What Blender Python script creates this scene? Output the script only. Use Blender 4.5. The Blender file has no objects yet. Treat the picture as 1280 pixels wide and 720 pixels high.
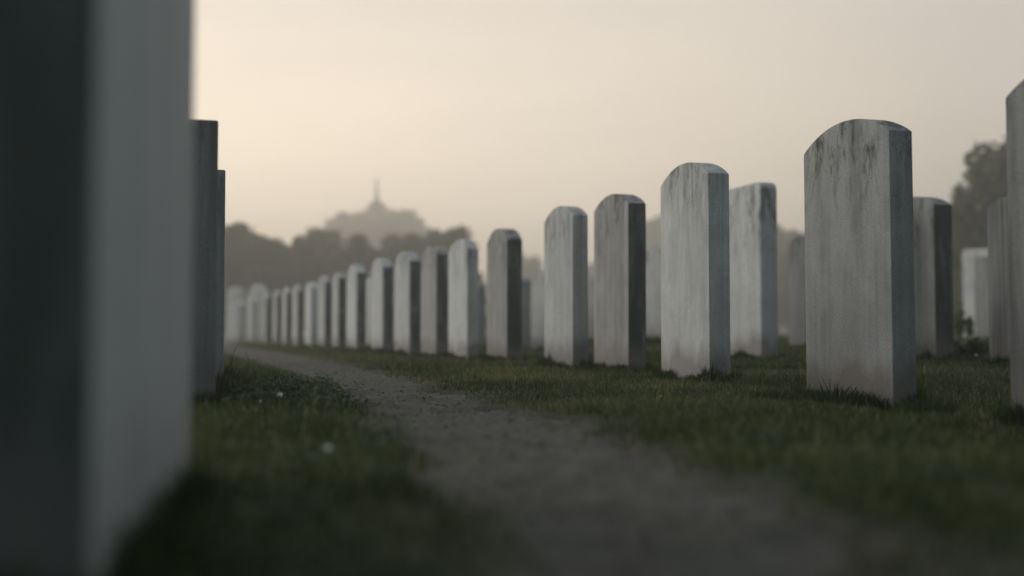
import bpy, bmesh, math, random
import numpy as np

# ------------------------------------------------------------------ camera, world, sun, exposure
scene = bpy.context.scene
COL = scene.collection
R = math.radians
F = 1400.0            # focal length in pixels of the 1280 x 720 photograph
CAM_Z = 0.26
PITCH = math.atan(56.0 / F)

cam_d = bpy.data.cameras.new("camera")
cam_d.sensor_width = 36.0
cam_d.lens = F / 1280.0 * 36.0
cam_d.clip_start = 0.02
cam_d.clip_end = 3000.0
cam_d.dof.use_dof = True
cam_d.dof.focus_distance = 5.1
cam_d.dof.aperture_fstop = 1.02
cam = bpy.data.objects.new("camera", cam_d)
cam.location = (0, 0, CAM_Z)
cam.rotation_euler = (R(90) + PITCH, 0, 0)
COL.objects.link(cam)
scene.camera = cam

SUN_AZ = R(-62)       # measured from +Y (ahead) towards +X; the glow stands ahead on the left
SUN_EL = R(9)
w = bpy.data.worlds.new("World")
scene.world = w
w.use_nodes = True
nt = w.node_tree
nt.nodes.clear()


def N(tree, typ, **kw):
    n = tree.nodes.new(typ)
    for k, v in kw.items():
        setattr(n, k, v)
    return n


def ramp(tree, pts, interp='LINEAR'):
    n = tree.nodes.new('ShaderNodeValToRGB')
    cr = n.color_ramp
    cr.interpolation = interp
    while len(cr.elements) < len(pts):
        cr.elements.new(0.5)
    for e, (p, c) in zip(cr.elements, pts):
        e.position = p
        e.color = c if len(c) == 4 else (*c, 1)
    return n


def math_n(tree, op, a, b=None, clamp=False):
    n = tree.nodes.new('ShaderNodeMath')
    n.operation = op
    n.use_clamp = clamp
    for i, v in enumerate((a, b)):
        if v is None:
            continue
        if isinstance(v, (int, float)):
            n.inputs[i].default_value = v
        else:
            tree.links.new(v, n.inputs[i])
    return n.outputs[0]


def mix_c(tree, fac, a, b, blend='MIX'):
    n = tree.nodes.new('ShaderNodeMix')
    n.data_type = 'RGBA'
    n.blend_type = blend
    for idx, v in ((0, fac), (6, a), (7, b)):
        if isinstance(v, (int, float)):
            n.inputs[idx].default_value = v
        elif isinstance(v, tuple):
            n.inputs[idx].default_value = v if len(v) == 4 else (*v, 1)
        else:
            tree.links.new(v, n.inputs[idx])
    return n.outputs[2]


sky = N(nt, 'ShaderNodeTexSky', sky_type='NISHITA')
sky.sun_disc = False
sky.sun_elevation = SUN_EL
sky.sun_rotation = SUN_AZ
sky.air_density = 1.5
sky.dust_density = 6.0
tc = N(nt, 'ShaderNodeTexCoord')
sep = N(nt, 'ShaderNodeSeparateXYZ')
nt.links.new(tc.outputs['Generated'], sep.inputs[0])
# the overcast veil: warm and bright towards the glow, cold and dim away from it
glow_dir = (math.sin(R(-20)), math.cos(R(-20)), 0.0)
dot = math_n(nt, 'ADD', math_n(nt, 'MULTIPLY', sep.outputs[0], glow_dir[0]), math_n(nt, 'MULTIPLY', sep.outputs[1], glow_dir[1]))
fac = math_n(nt, 'MULTIPLY_ADD', dot, 0.5)
nt.nodes[-1].inputs[2].default_value = 0.5
side = ramp(nt, [(0.0, (.006, .016, .021)), (0.26, (.012, .038, .053)), (0.40, (.056, .115, .150)), (0.53, (.38, .46, .51)), (0.70, (.50, .475, .435)), (0.87, (.50, .425, .345)), (0.94, (.90, .75, .585)), (1.0, (1.22, 1.0, .755))])
nt.links.new(fac, side.inputs[0])
high = ramp(nt, [(0.0, (.055, .10, .125)), (0.5, (.28, .335, .37)), (0.85, (.40, .365, .33)), (1.0, (.58, .51, .44))])
nt.links.new(fac, high.inputs[0])
el = ramp(nt, [(0.0, (0, 0, 0)), (0.05, (.05, .05, .05)), (0.28, (.85, .85, .85)), (0.5, (1, 1, 1))])
nt.links.new(sep.outputs[2], el.inputs[0])
veil0 = mix_c(nt, el.outputs[0], side.outputs[0], high.outputs[0])
zen = ramp(nt, [(0.0, (0, 0, 0)), (0.35, (0, 0, 0)), (0.95, (1, 1, 1))])
nt.links.new(sep.outputs[2], zen.inputs[0])
veil = mix_c(nt, zen.outputs[0], veil0, (.26, .30, .345))
cl = noise_w = N(nt, 'ShaderNodeTexNoise')
cmap = N(nt, 'ShaderNodeMapping'); cmap.inputs['Scale'].default_value = (1.6, 1.6, 9.0)
nt.links.new(tc.outputs['Generated'], cmap.inputs['Vector']); nt.links.new(cmap.outputs[0], cl.inputs['Vector'])
cl.inputs['Scale'].default_value = 1.7; cl.inputs['Detail'].default_value = 4
clr = ramp(nt, [(0.3, (.94, .945, .955)), (0.7, (1.06, 1.055, 1.045))]); nt.links.new(cl.outputs[0], clr.inputs[0])
veil = mix_c(nt, 1.0, veil, clr.outputs[0], 'MULTIPLY')
bg1 = N(nt, 'ShaderNodeBackground')
bg1.inputs[1].default_value = 0.05
nt.links.new(sky.outputs[0], bg1.inputs[0])
bg2 = N(nt, 'ShaderNodeBackground')
bg2.inputs[1].default_value = 1.0
nt.links.new(veil, bg2.inputs[0])
mixs = N(nt, 'ShaderNodeMixShader')
mixs.inputs[0].default_value = 0.90
nt.links.new(bg1.outputs[0], mixs.inputs[1])
nt.links.new(bg2.outputs[0], mixs.inputs[2])
wout = N(nt, 'ShaderNodeOutputWorld')
nt.links.new(mixs.outputs[0], wout.inputs[0])

sun_d = bpy.data.lights.new("sun", 'SUN')
sun_d.energy = 1.15
sun_d.angle = R(16)
sun_d.color = (1.0, 0.98, 0.95)
sun = bpy.data.objects.new("sun", sun_d)
SUN_LAMP_AZ = R(-80)
sx, sy, sz = math.sin(SUN_LAMP_AZ) * math.cos(R(11)), math.cos(SUN_LAMP_AZ) * math.cos(R(11)), math.sin(R(11))
from mathutils import Vector
sun.rotation_euler = Vector((-sx, -sy, -sz)).to_track_quat('-Z', 'Y').to_euler()
COL.objects.link(sun)

scene.view_settings.view_transform = 'Standard'
scene.view_settings.look = 'None'
scene.view_settings.exposure = 0.93
scene.view_settings.gamma = 1.0
scene.view_settings.use_curve_mapping = False
scene.render.engine = 'CYCLES'
scene.cycles.use_denoising = True
scene.cycles.max_bounces = 6
scene.cycles.diffuse_bounces = 3
scene.cycles.glossy_bounces = 2
scene.cycles.transmission_bounces = 3
scene.cycles.volume_bounces = 1
scene.cycles.caustics_reflective = False
scene.cycles.caustics_refractive = False
w.cycles.sampling_method = 'AUTOMATIC'

rng = np.random.default_rng(7)
random.seed(7)


# ------------------------------------------------------------------ helpers
def ray(px, py):
    """direction through a photograph pixel, scaled so that y (distance ahead) is 1"""
    u, v = (px - 640.0) / F, (360.0 - py) / F
    y = math.cos(PITCH) - math.sin(PITCH) * v
    z = math.sin(PITCH) + math.cos(PITCH) * v
    return u / y, z / y


def point_at(px, py, d):
    a, b = ray(px, py)
    return a * d, d, CAM_Z + b * d


def on_ground(px, py, z=0.0):
    a, b = ray(px, py)
    d = (z - CAM_Z) / b
    return a * d, d


def hash2(ix, iy, s):
    h = (ix.astype(np.int64) * 374761393 + iy.astype(np.int64) * 668265263 + s * 974711) & 0x7fffffff
    h = ((h ^ (h >> 13)) * 1274126177) & 0x7fffffff
    h = h ^ (h >> 16)
    return (h & 0xffff) / 65535.0


def vnoise(x, y, s=0):
    x = np.asarray(x, float); y = np.asarray(y, float)
    ix, iy = np.floor(x), np.floor(y)
    fx, fy = x - ix, y - iy
    fx = fx * fx * (3 - 2 * fx); fy = fy * fy * (3 - 2 * fy)
    a = hash2(ix, iy, s); b = hash2(ix + 1, iy, s); c = hash2(ix, iy + 1, s); d = hash2(ix + 1, iy + 1, s)
    return (a + (b - a) * fx) * (1 - fy) + (c + (d - c) * fx) * fy


def fbm(x, y, s=0, o=4):
    t, a, n = 0.0, 1.0, 0.0
    for k in range(o):
        t = t + a * vnoise(x * 2 ** k + 17.3 * k, y * 2 ** k - 9.1 * k, s + k)
        n += a; a *= 0.5
    return t / n - 0.5


def sstep(a, b, x):
    t = np.clip((np.asarray(x, float) - a) / (b - a), 0, 1)
    return t * t * (3 - 2 * t)


PL = [(620, 719), (590, 660), (550, 600), (508, 545), (458, 505), (405, 480), (335, 457), (285, 443), (255, 433)]
PR = [(1120, 719), (1010, 655), (900, 600), (800, 560), (705, 526), (582, 495), (488, 469), (385, 446), (300, 433.5)]
L_ = np.array([on_ground(*p) for p in PL]); R_ = np.array([on_ground(*p) for p in PR])
ly = np.concatenate([[-6, 0.2], L_[:, 1], [60]]); lx = np.concatenate([[0.25, 0.05], L_[:, 0], [L_[-1, 0] - 0.29 * (60 - L_[-1, 1])]])
ry = np.concatenate([[-6, 0.2], R_[:, 1], [60]]); rx = np.concatenate([[1.2, 0.72], R_[:, 0], [R_[-1, 0] - 0.27 * (60 - R_[-1, 1])]])


def path_edges(y):
    a = np.interp(y, ly, lx); b = np.interp(y, ry, rx)
    wob = 0.06 * fbm(y * 2.3, y * 0 + 3.3, 5, 3)
    wob2 = 0.09 * fbm(y * 2.1, y * 0 + 8.3, 9, 3)
    return a + wob, b + wob2


def path_out(x, y):
    """distance outside the path edge (negative inside)"""
    a, b = path_edges(y)
    return np.maximum(a - x, x - b)


def base_h(x, y):
    x = np.asarray(x, float); y = np.asarray(y, float)
    g = 0.011 * np.clip(y - 4.0, 0, 13) * sstep(0.5, 1.9, x)
    g = g - 0.05 * sstep(0.9, 1.4, x) * (1 - sstep(4.6, 6.2, y))
    return g


def ground_h(x, y):
    o = path_out(x, y)
    fade = 1 - sstep(20, 60, np.abs(y))
    g = base_h(x, y) + (0.035 * fbm(x * 1.6, y * 1.6, 1, 4) + 0.016 * fbm(x * 9, y * 9, 21, 3)) * fade
    g = g - 0.055 * sstep(0.03, -0.12, o + 0.22 * fbm(x * 5, y * 5, 31, 4)) * (y < 58)
    return g


def path_h(x, y):
    o = path_out(x, y)
    g = base_h(x, y) - 0.012 + 0.02 * fbm(x * 2.5, y * 4.0, 41, 3) + 0.040 * fbm(x * 5, y * 10, 43, 4) + 0.005 * fbm(x * 45, y * 45, 47, 3)
    return g - 0.05 * sstep(0.0, 0.14, o)


def tag(o, label=None, cat=None, group=None, kind=None):
    for k, v in (('label', label), ('category', cat), ('group', group), ('kind', kind)):
        if v:
            o[k] = v
    return o


def link(name, me, mat=None, parent=None, loc=(0, 0, 0), rz=0.0):
    o = bpy.data.objects.new(name, me)
    COL.objects.link(o)
    o.location = loc
    o.rotation_euler = (0, 0, rz)
    if mat and me and not me.materials:
        me.materials.append(mat)
    if parent:
        o.parent = parent
    return o


def np_mesh(name, verts, faces_flat, counts, smooth=False, cols=None):
    """fast mesh: verts (n,3), flat loop indices, per-face loop counts"""
    me = bpy.data.meshes.new(name)
    nv, nl, nf = len(verts), len(faces_flat), len(counts)
    me.vertices.add(nv); me.loops.add(nl); me.polygons.add(nf)
    me.vertices.foreach_set('co', np.ascontiguousarray(verts, np.float32).ravel())
    me.loops.foreach_set('vertex_index', np.ascontiguousarray(faces_flat, np.int32))
    starts = np.concatenate([[0], np.cumsum(counts)[:-1]]).astype(np.int32)
    me.polygons.foreach_set('loop_start', starts)
    me.polygons.foreach_set('use_smooth', np.full(nf, smooth))
    if cols is not None:
        at = me.attributes.new('tint', 'FLOAT', 'POINT')
        at.data.foreach_set('value', np.ascontiguousarray(cols, np.float32))
    me.update(calc_edges=True)
    return me


def grid_mesh(name, X, Y, Z, tint=None):
    ny, nx = X.shape
    v = np.stack([X, Y, Z], -1).reshape(-1, 3)
    i = np.arange(ny * nx).reshape(ny, nx)
    q = np.stack([i[:-1, :-1], i[:-1, 1:], i[1:, 1:], i[1:, :-1]], -1).reshape(-1, 4)
    return np_mesh(name, v, q.ravel(), np.full(len(q), 4), True, None if tint is None else tint.ravel())


def principled(name, rough=0.9, spec=0.25):
    m = bpy.data.materials.new(name)
    m.use_nodes = True
    t = m.node_tree
    b = t.nodes['Principled BSDF']
    b.inputs['Roughness'].default_value = rough
    b.inputs['Specular IOR Level'].default_value = spec
    return m, t, b


def noise(t, vec, scale, detail=4, rough=0.55, dist=0.0):
    n = N(t, 'ShaderNodeTexNoise')
    n.inputs['Scale'].default_value = scale
    n.inputs['Detail'].default_value = detail
    n.inputs['Roughness'].default_value = rough
    n.inputs['Distortion'].default_value = dist
    if vec is not None:
        t.links.new(vec, n.inputs['Vector'])
    return n.outputs[0]


def mapping(t, vec, scale=(1, 1, 1), loc=(0, 0, 0)):
    n = N(t, 'ShaderNodeMapping')
    n.inputs['Scale'].default_value = scale
    n.inputs['Location'].default_value = loc
    t.links.new(vec, n.inputs['Vector'])
    return n.outputs[0]


def bump(t, b, h, strength, dist):
    n = N(t, 'ShaderNodeBump')
    n.inputs['Strength'].default_value = strength
    n.inputs['Distance'].default_value = dist
    t.links.new(h, n.inputs['Height'])
    t.links.new(n.outputs[0], b.inputs['Normal'])


# ------------------------------------------------------------------ materials
def stone_material(name, light, dark, streak, stain, algae, end=0.0, sc=19, endmin=.35):
    m, t, b = principled(name, 0.85, 0.25)
    co = N(t, 'ShaderNodeTexCoord').outputs['Object']
    oi = N(t, 'ShaderNodeObjectInfo')
    off = N(t, 'ShaderNodeVectorMath', operation='SCALE')
    comb = N(t, 'ShaderNodeCombineXYZ')
    for i in range(3):
        comb.inputs[i].default_value = (37.0, 53.0, 71.0)[i]
    t.links.new(comb.outputs[0], off.inputs[0]); t.links.new(oi.outputs['Random'], off.inputs['Scale'])
    ad = N(t, 'ShaderNodeVectorMath', operation='ADD')
    t.links.new(co, ad.inputs[0]); t.links.new(off.outputs[0], ad.inputs[1])
    p = ad.outputs[0]
    s = N(t, 'ShaderNodeSeparateXYZ'); t.links.new(co, s.inputs[0])
    z = s.outputs[2]
    rm = ramp(t, [(0.30, (0, 0, 0)), (0.70, (1, 1, 1))]); t.links.new(noise(t, mapping(t, p, (7, 7, 4.5)), 1.0, 8, .68, .4), rm.inputs[0])
    c = mix_c(t, rm.outputs[0], light, dark)
    # rain streaks running down from the top
    st = noise(t, mapping(t, p, (sc, sc, sc * .05)), 1.0, 6, .66, .55)
    rp = ramp(t, [(0.40, (1, 1, 1)), (0.64, (0, 0, 0))]); t.links.new(st, rp.inputs[0])
    zz = ramp(t, [(0.0, (.22, .22, .22)), (0.55, (.5, .5, .5)), (1.0, (1, 1, 1))])
    t.links.new(math_n(t, 'DIVIDE', z, 1.15), zz.inputs[0])
    f = math_n(t, 'MULTIPLY', math_n(t, 'MULTIPLY', math_n(t, 'SUBTRACT', 1.0, rp.outputs[0]), zz.outputs[0]), streak)
    c = mix_c(t, f, c, (.085, .085, .078))
    # fine wide streaks, pale where rain washes the slab clean
    st2 = noise(t, mapping(t, p, (9, 9, .5), (3, 5, 1)), 1.0, 4, .6, .5)
    rp2 = ramp(t, [(0.42, (0, 0, 0)), (0.62, (1, 1, 1))]); t.links.new(st2, rp2.inputs[0])
    c = mix_c(t, math_n(t, 'MULTIPLY', rp2.outputs[0], .30), c, (.50, .49, .465))
    # algae blotches in the upper part
    al = noise(t, mapping(t, p, (10, 10, 3.2)), 1.0, 8, .74, .5)
    ra = ramp(t, [(0.5, (0, 0, 0)), (0.62, (1, 1, 1))]); t.links.new(al, ra.inputs[0])
    za = ramp(t, [(0.62, (0, 0, 0)), (0.95, (1, 1, 1))]); t.links.new(math_n(t, 'DIVIDE', z, 1.15), za.inputs[0])
    c = mix_c(t, math_n(t, 'MULTIPLY', math_n(t, 'MULTIPLY', ra.outputs[0], za.outputs[0]), algae), c, (.055, .062, .05))
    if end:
        # near narrow end: shade painted into the colour, mottled with algae
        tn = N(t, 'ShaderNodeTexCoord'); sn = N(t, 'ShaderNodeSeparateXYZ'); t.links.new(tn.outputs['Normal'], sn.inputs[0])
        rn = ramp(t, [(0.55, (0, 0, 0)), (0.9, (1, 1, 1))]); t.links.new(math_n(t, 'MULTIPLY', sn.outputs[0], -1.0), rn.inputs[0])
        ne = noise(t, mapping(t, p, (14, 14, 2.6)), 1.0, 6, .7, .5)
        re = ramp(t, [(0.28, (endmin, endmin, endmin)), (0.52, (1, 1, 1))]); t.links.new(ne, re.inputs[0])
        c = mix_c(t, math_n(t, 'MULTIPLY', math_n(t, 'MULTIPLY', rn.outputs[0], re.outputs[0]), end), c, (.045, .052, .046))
    # splashed earth above the turf
    se = noise(t, mapping(t, p, (7, 7, 3)), 1.0, 5, .6)
    zb = math_n(t, 'ADD', z, math_n(t, 'MULTIPLY', math_n(t, 'SUBTRACT', se, .5), .35))
    rb = ramp(t, [(0.10, (1, 1, 1)), (0.22, (0, 0, 0))]); t.links.new(zb, rb.inputs[0])
    c = mix_c(t, math_n(t, 'MULTIPLY', rb.outputs[0], stain), c, (.20, .175, .157))
    # grain of the stone
    g = noise(t, p, 190, 3, .6)
    rg = ramp(t, [(0.32, (.74, .74, .73)), (0.5, (1, 1, 1)), (0.68, (1.2, 1.2, 1.19))]); t.links.new(g, rg.inputs[0])
    c = mix_c(t, 1.0, c, rg.outputs[0], 'MULTIPLY')
    pit = noise(t, p, 60, 4, .65)
    rpit = ramp(t, [(0.27, (.45, .45, .43)), (0.36, (1, 1, 1))]); t.links.new(pit, rpit.inputs[0])
    c = mix_c(t, .8, c, rpit.outputs[0], 'MULTIPLY')
    v = math_n(t, 'MULTIPLY_ADD', oi.outputs['Random'], .26); t.nodes[-1].inputs[2].default_value = .84
    hs = N(t, 'ShaderNodeHueSaturation'); t.links.new(v, hs.inputs['Value']); t.links.new(c, hs.inputs['Color'])
    t.links.new(hs.outputs[0], b.inputs['Base Color'])
    hh = math_n(t, 'ADD', math_n(t, 'MULTIPLY', g, .35), math_n(t, 'ADD', pit, math_n(t, 'MULTIPLY', st, .5)))
    bump(t, b, hh, .35, .004)
    return m


M_STONE = stone_material('weathered_stone', (.58, .578, .56), (.40, .398, .385), .5, .75, .75)
M_STONE_DIRTY = stone_material('dirty_stone', (.345, .345, .34), (.20, .20, .195), .50, .9, 1.0, 0, 12)
M_STONE_END = stone_material('stone_with_algae_and_shade_end', (.58, .578, .56), (.40, .398, .385), .6, .75, .8, .88, 23)  # dark ends here and below: algae stain plus painted shade
M_DIRTY_END = stone_material('dirty_stone_with_algae_and_shade_end', (.35, .34, .325), (.215, .208, .198), .55, .9, 1.0, .85, 15)
M_NEAR = stone_material('near_stone_with_painted_shade_end', (.40, .405, .405), (.33, .335, .335), .3, .3, .5, .93, 9, .85)  # shade of the near end painted on almost evenly
M_STONE_PALE = stone_material('pale_stone', (.62, .61, .59), (.5, .49, .47), .4, .3, .4)
M_STONE_GREY = stone_material('grey_stone', (.30, .30, .295), (.2, .2, .2), .6, .5, .8)
M_STONE_DARKEST = stone_material('darkest_stone', (.125, .128, .128), (.08, .083, .083), .4, .4, .6, 0, 12)  # darkest of the stone tones
M_STONE_DARK = stone_material('dark_stone', (.19, .185, .18), (.12, .12, .118), .6, .4, .8)

M_SOIL, t, b = principled('turf_soil', 1.0, .1)
p = N(t, 'ShaderNodeTexCoord').outputs['Object']
r1 = ramp(t, [(0.3, (.030, .036, .016)), (0.5, (.052, .058, .026)), (0.72, (.08, .075, .042))]); t.links.new(noise(t, p, 1.3, 8, .65), r1.inputs[0])
r2 = ramp(t, [(0.3, (.5, .5, .5)), (0.7, (1.3, 1.3, 1.2))]); t.links.new(noise(t, p, 40, 4, .7), r2.inputs[0])
ba = N(t, 'ShaderNodeAttribute'); ba.attribute_name = 'tint'
worn = ramp(t, [(0.25, (.046, .042, .031)), (0.5, (.074, .069, .055)), (0.75, (.11, .103, .087))]); t.links.new(noise(t, p, 5, 8, .68, .4), worn.inputs[0])
c = mix_c(t, ba.outputs['Fac'], r1.outputs[0], worn.outputs[0])
t.links.new(mix_c(t, 1.0, c, r2.outputs[0], 'MULTIPLY'), b.inputs['Base Color'])
bump(t, b, noise(t, p, 60, 4, .7), .6, .01)

M_PATH, t, b = principled('trodden_earth', .95, .2)
p = N(t, 'ShaderNodeTexCoord').outputs['Object']
r1 = ramp(t, [(0.25, (.050, .046, .035)), (0.5, (.080, .075, .061)), (0.75, (.118, .112, .096))]); t.links.new(noise(t, p, 3.2, 8, .68, .4), r1.inputs[0])
r2 = ramp(t, [(0.3, (.66, .65, .62)), (0.48, (1, 1, 1)), (0.7, (1.2, 1.2, 1.18))]); t.links.new(noise(t, p, 85, 5, .72), r2.inputs[0])
r3 = ramp(t, [(0.30, (.42, .40, .38)), (0.44, (1, 1, 1))]); t.links.new(noise(t, mapping(t, p, (9, 20, 9)), 1.0, 6, .62, .5), r3.inputs[0])
c = mix_c(t, 1.0, r1.outputs[0], r2.outputs[0], 'MULTIPLY')
t.links.new(mix_c(t, .95, c, r3.outputs[0], 'MULTIPLY'), b.inputs['Base Color'])
bump(t, b, noise(t, p, 110, 5, .7), .6, .005)

M_PEB, t, b = principled('gravel_stone', .9, .3)
oi = N(t, 'ShaderNodeAttribute'); oi.attribute_name = 'tint'
r1 = ramp(t, [(0.0, (.05, .048, .042)), (0.6, (.11, .105, .095)), (1.0, (.26, .25, .235))]); t.links.new(oi.outputs['Fac'], r1.inputs[0])
t.links.new(r1.outputs[0], b.inputs['Base Color'])


def leaf_material(name, pts, trans=.3, rough=.7):
    m = bpy.data.materials.new(name); m.use_nodes = True
    t = m.node_tree
    b = t.nodes['Principled BSDF']; out = t.nodes['Material Output']
    b.inputs['Roughness'].default_value = rough; b.inputs['Specular IOR Level'].default_value = .2
    a = N(t, 'ShaderNodeAttribute'); a.attribute_name = 'tint'
    r = ramp(t, pts); t.links.new(a.outputs['Fac'], r.inputs[0])
    t.links.new(r.outputs[0], b.inputs['Base Color'])
    tr = N(t, 'ShaderNodeBsdfTranslucent'); t.links.new(r.outputs[0], tr.inputs[0])
    mx = N(t, 'ShaderNodeMixShader'); mx.inputs[0].default_value = trans
    t.links.new(b.outputs[0], mx.inputs[1]); t.links.new(tr.outputs[0], mx.inputs[2])
    t.links.new(mx.outputs[0], out.inputs[0])
    return m


M_GRASS = leaf_material('grass_blade', [(0.0, (.022, .040, .013)), (0.40, (.060, .080, .026)), (0.70, (.112, .128, .046)), (0.9, (.19, .18, .09)), (1.0, (.32, .28, .16))], .42)
M_WEED = leaf_material('weed_leaf', [(0.0, (.022, .042, .018)), (0.6, (.058, .082, .034)), (1.0, (.12, .14, .065))], .3)
M_LEAF = leaf_material('tree_leaf', [(0.0, (.024, .036, .016)), (0.5, (.048, .060, .026)), (1.0, (.076, .088, .040))], .25)
M_BARK, t, b = principled('bark', .95, .1)
p = N(t, 'ShaderNodeTexCoord').outputs['Object']
r1 = ramp(t, [(0.3, (.04, .033, .026)), (0.7, (.09, .075, .06))]); t.links.new(noise(t, mapping(t, p, (8, 8, 1.5)), 1, 5, .6), r1.inputs[0])
t.links.new(r1.outputs[0], b.inputs['Base Color'])
M_PETAL, t, b = principled('white_petal', .7, .2)
b.inputs['Base Color'].default_value = (.58, .60, .54, 1)
M_YOLK, t, b = principled('flower_centre', .8, .2)
b.inputs['Base Color'].default_value = (.45, .30, .04, 1)
M_WALL, t, b = principled('tower_render', .9, .2)
p = N(t, 'ShaderNodeTexCoord').outputs['Object']
r1 = ramp(t, [(0.3, (.13, .115, .10)), (0.7, (.2, .18, .155))]); t.links.new(noise(t, p, .8, 5, .6), r1.inputs[0])
t.links.new(r1.outputs[0], b.inputs['Base Color'])
M_ROOF, t, b = principled('tower_roof', .7, .3)
p = N(t, 'ShaderNodeTexCoord').outputs['Object']
r1 = ramp(t, [(0.3, (.05, .045, .045)), (0.7, (.09, .08, .08))]); t.links.new(noise(t, p, 1.5, 4, .6), r1.inputs[0])
t.links.new(r1.outputs[0], b.inputs['Base Color'])

# ------------------------------------------------------------------ ground, path, hill
def stretch(lo, hi, s0, k, c=0.0):
    """lines from lo to hi whose spacing is s0 near c and grows with distance from it"""
    out = [c]
    while out[-1] < hi:
        out.append(out[-1] + s0 + k * abs(out[-1] - c))
    neg = [c]
    while neg[-1] > lo:
        neg.append(neg[-1] - s0 - k * abs(neg[-1] - c))
    return np.array(neg[:0:-1] + out)


xs = stretch(-340, 340, .024, .022)
ys = stretch(-60, 380, .018, .011, 1.2)
X, Y = np.meshgrid(xs, ys)
ground = link('ground', grid_mesh('ground', X, Y, ground_h(X, Y), sstep(.42, .0, (path_out(X, Y) + .4 * fbm(X * 4, Y * 4, 33, 4)) / np.clip(Y / 4.2, .36, 1)) * (np.abs(Y) < 55)), M_SOIL)
tag(ground, 'dark turf ground of the cemetery between and around the headstones', 'ground', kind='structure')

ps = np.concatenate([np.arange(-5, .6, .1), stretch(.6, 57, .014, .009, .6)])
us = np.linspace(-.35, 1.35, 90)
ea, eb = path_edges(ps)
PX = ea[:, None] + (eb - ea)[:, None] * us[None, :]
PY = np.repeat(ps[:, None], len(us), 1)
path = link('path', grid_mesh('path', PX, PY, path_h(PX, PY)), M_PATH)
tag(path, 'trodden bare earth footpath curving away between the rows of headstones', 'path', kind='structure')

HILL = (point_at(470, 416, 203)[0], 203.0)


def hill_h(x, y):
    r = np.sqrt(((x - HILL[0]) / 21) ** 2 + ((y - HILL[1]) / 32) ** 2)
    return 18.5 * np.clip(1 - r * .98, 0, 1) ** .8 * 1.0 + 1.2 * fbm(x * .12, y * .12, 77, 3) - .8


hx, hy = np.meshgrid(np.linspace(HILL[0] - 29, HILL[0] + 29, 60), np.linspace(HILL[1] - 40, HILL[1] + 40, 60))
hill = link('hill', grid_mesh('hill', hx, hy, hill_h(hx, hy)), M_SOIL)
tag(hill, 'far wooded hill in the haze below the tower', 'hill', kind='structure')

# ------------------------------------------------------------------ headstones
FACE = R(16.8)


def solve_along(px, x0, y0, dx, dy):
    """how far to go from (x0,y0) along (dx,dy) until the point projects to pixel column px"""
    k, _ = ray(px, 416)
    den = dx - k * dy
    return (k * y0 - x0) / den


def stone_mesh(name, W, T, H, rise, style):
    bm = bmesh.new()
    pr = [(-W / 2, -.2), (W / 2, -.2)]
    if style == 'arch':
        Rr = (W * W / 4 + rise * rise) / (2 * rise)
        a = math.asin(min(1, W / 2 / Rr))
        n = 22
        for i in range(n + 1):
            th = a - 2 * a * i / n
            pr.append((Rr * math.sin(th), H - Rr * math.cos(a) + Rr * math.cos(th)))
    elif style == 'peak':
        pr += [(W / 2, H), (W * .3, H + rise * .62), (W * .1, H + rise * .95), (0, H + rise), (-W * .1, H + rise * .95), (-W * .3, H + rise * .62), (-W / 2, H)]
    elif style == 'soft':
        r = min(.07, W * .2)
        for i in range(7):
            th = math.pi / 2 * i / 6
            pr.append((W / 2 - r + r * math.cos(th), H - r + r * math.sin(th)))
        for i in range(7):
            th = math.pi / 2 + math.pi / 2 * i / 6
            pr.append((-W / 2 + r + r * math.cos(th), H - r + r * math.sin(th)))
    else:
        pr += [(W / 2, H), (-W / 2, H)]
    f = bm.faces.new([bm.verts.new((x, -T / 2, z)) for x, z in pr])
    ex = bmesh.ops.extrude_face_region(bm, geom=[f])
    bmesh.ops.translate(bm, verts=[v for v in ex['geom'] if isinstance(v, bmesh.types.BMVert)], vec=(0, T, 0))
    bmesh.ops.recalc_face_normals(bm, faces=bm.faces)
    bm.edges.ensure_lookup_table()
    sharp = [e for e in bm.edges if len(e.link_faces) == 2 and e.calc_face_angle(0) > .35]
    bmesh.ops.bevel(bm, geom=sharp, offset=(.03 if style == 'soft' else .009), segments=(4 if style == 'soft' else 2), profile=.6, affect='EDGES')
    for fc in bm.faces:
        fc.smooth = True
    for e in bm.edges:
        if len(e.link_faces) == 2 and e.calc_face_angle(0) > .6:
            e.smooth = False
    me = bpy.data.meshes.new(name)
    bm.to_mesh(me); bm.free()
    return me


STONES = []


def gravestone(label, group, d, xc, ys, xl=None, xb=None, mat=None, W=.58, T=.13, rise=.085, style='arch', face=FACE, lean=(0, 0)):
    """xc: column of the near corner, ys: row of its shoulder, xl: column of the far end of the broad face,
    xb: column of the far end of the narrow end, d: metres ahead of the near corner"""
    mat = mat or M_STONE
    fx, fy = -math.sin(face), math.cos(face)      # along the broad face, away from the camera
    nx, ny = math.cos(face), math.sin(face)       # through the thickness, to the right
    x0, y0, zt = point_at(xc, ys, d)
    if xl is not None:
        W = float(np.clip(solve_along(xl, x0, y0, fx, fy), .38, .9))
    if xb is not None:
        T = float(np.clip(solve_along(xb, x0, y0, nx, ny), .08, .24))
    cx, cy = x0 + fx * W / 2 + nx * T / 2, y0 + fy * W / 2 + ny * T / 2
    zb = float(base_h(np.array(cx), np.array(cy)))
    H = zt - zb
    me = stone_mesh('gravestone', W, T, H, rise * W / .58, style)
    o = link('gravestone', me, mat, None, (cx, cy, zb), math.atan2(fy, fx))
    o.rotation_euler = (lean[0], lean[1], math.atan2(fy, fx))
    tag(o, label, 'gravestone', group)
    STONES.append((cx, cy, W, T, face, H))
    return o


GR = 'headstones in the long row on the right of the path'
GB = 'headstones standing behind the right hand row'
GL = 'headstones along the left side of the path'
GF = 'pale headstones at the far end of the row'
g = gravestone
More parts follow.
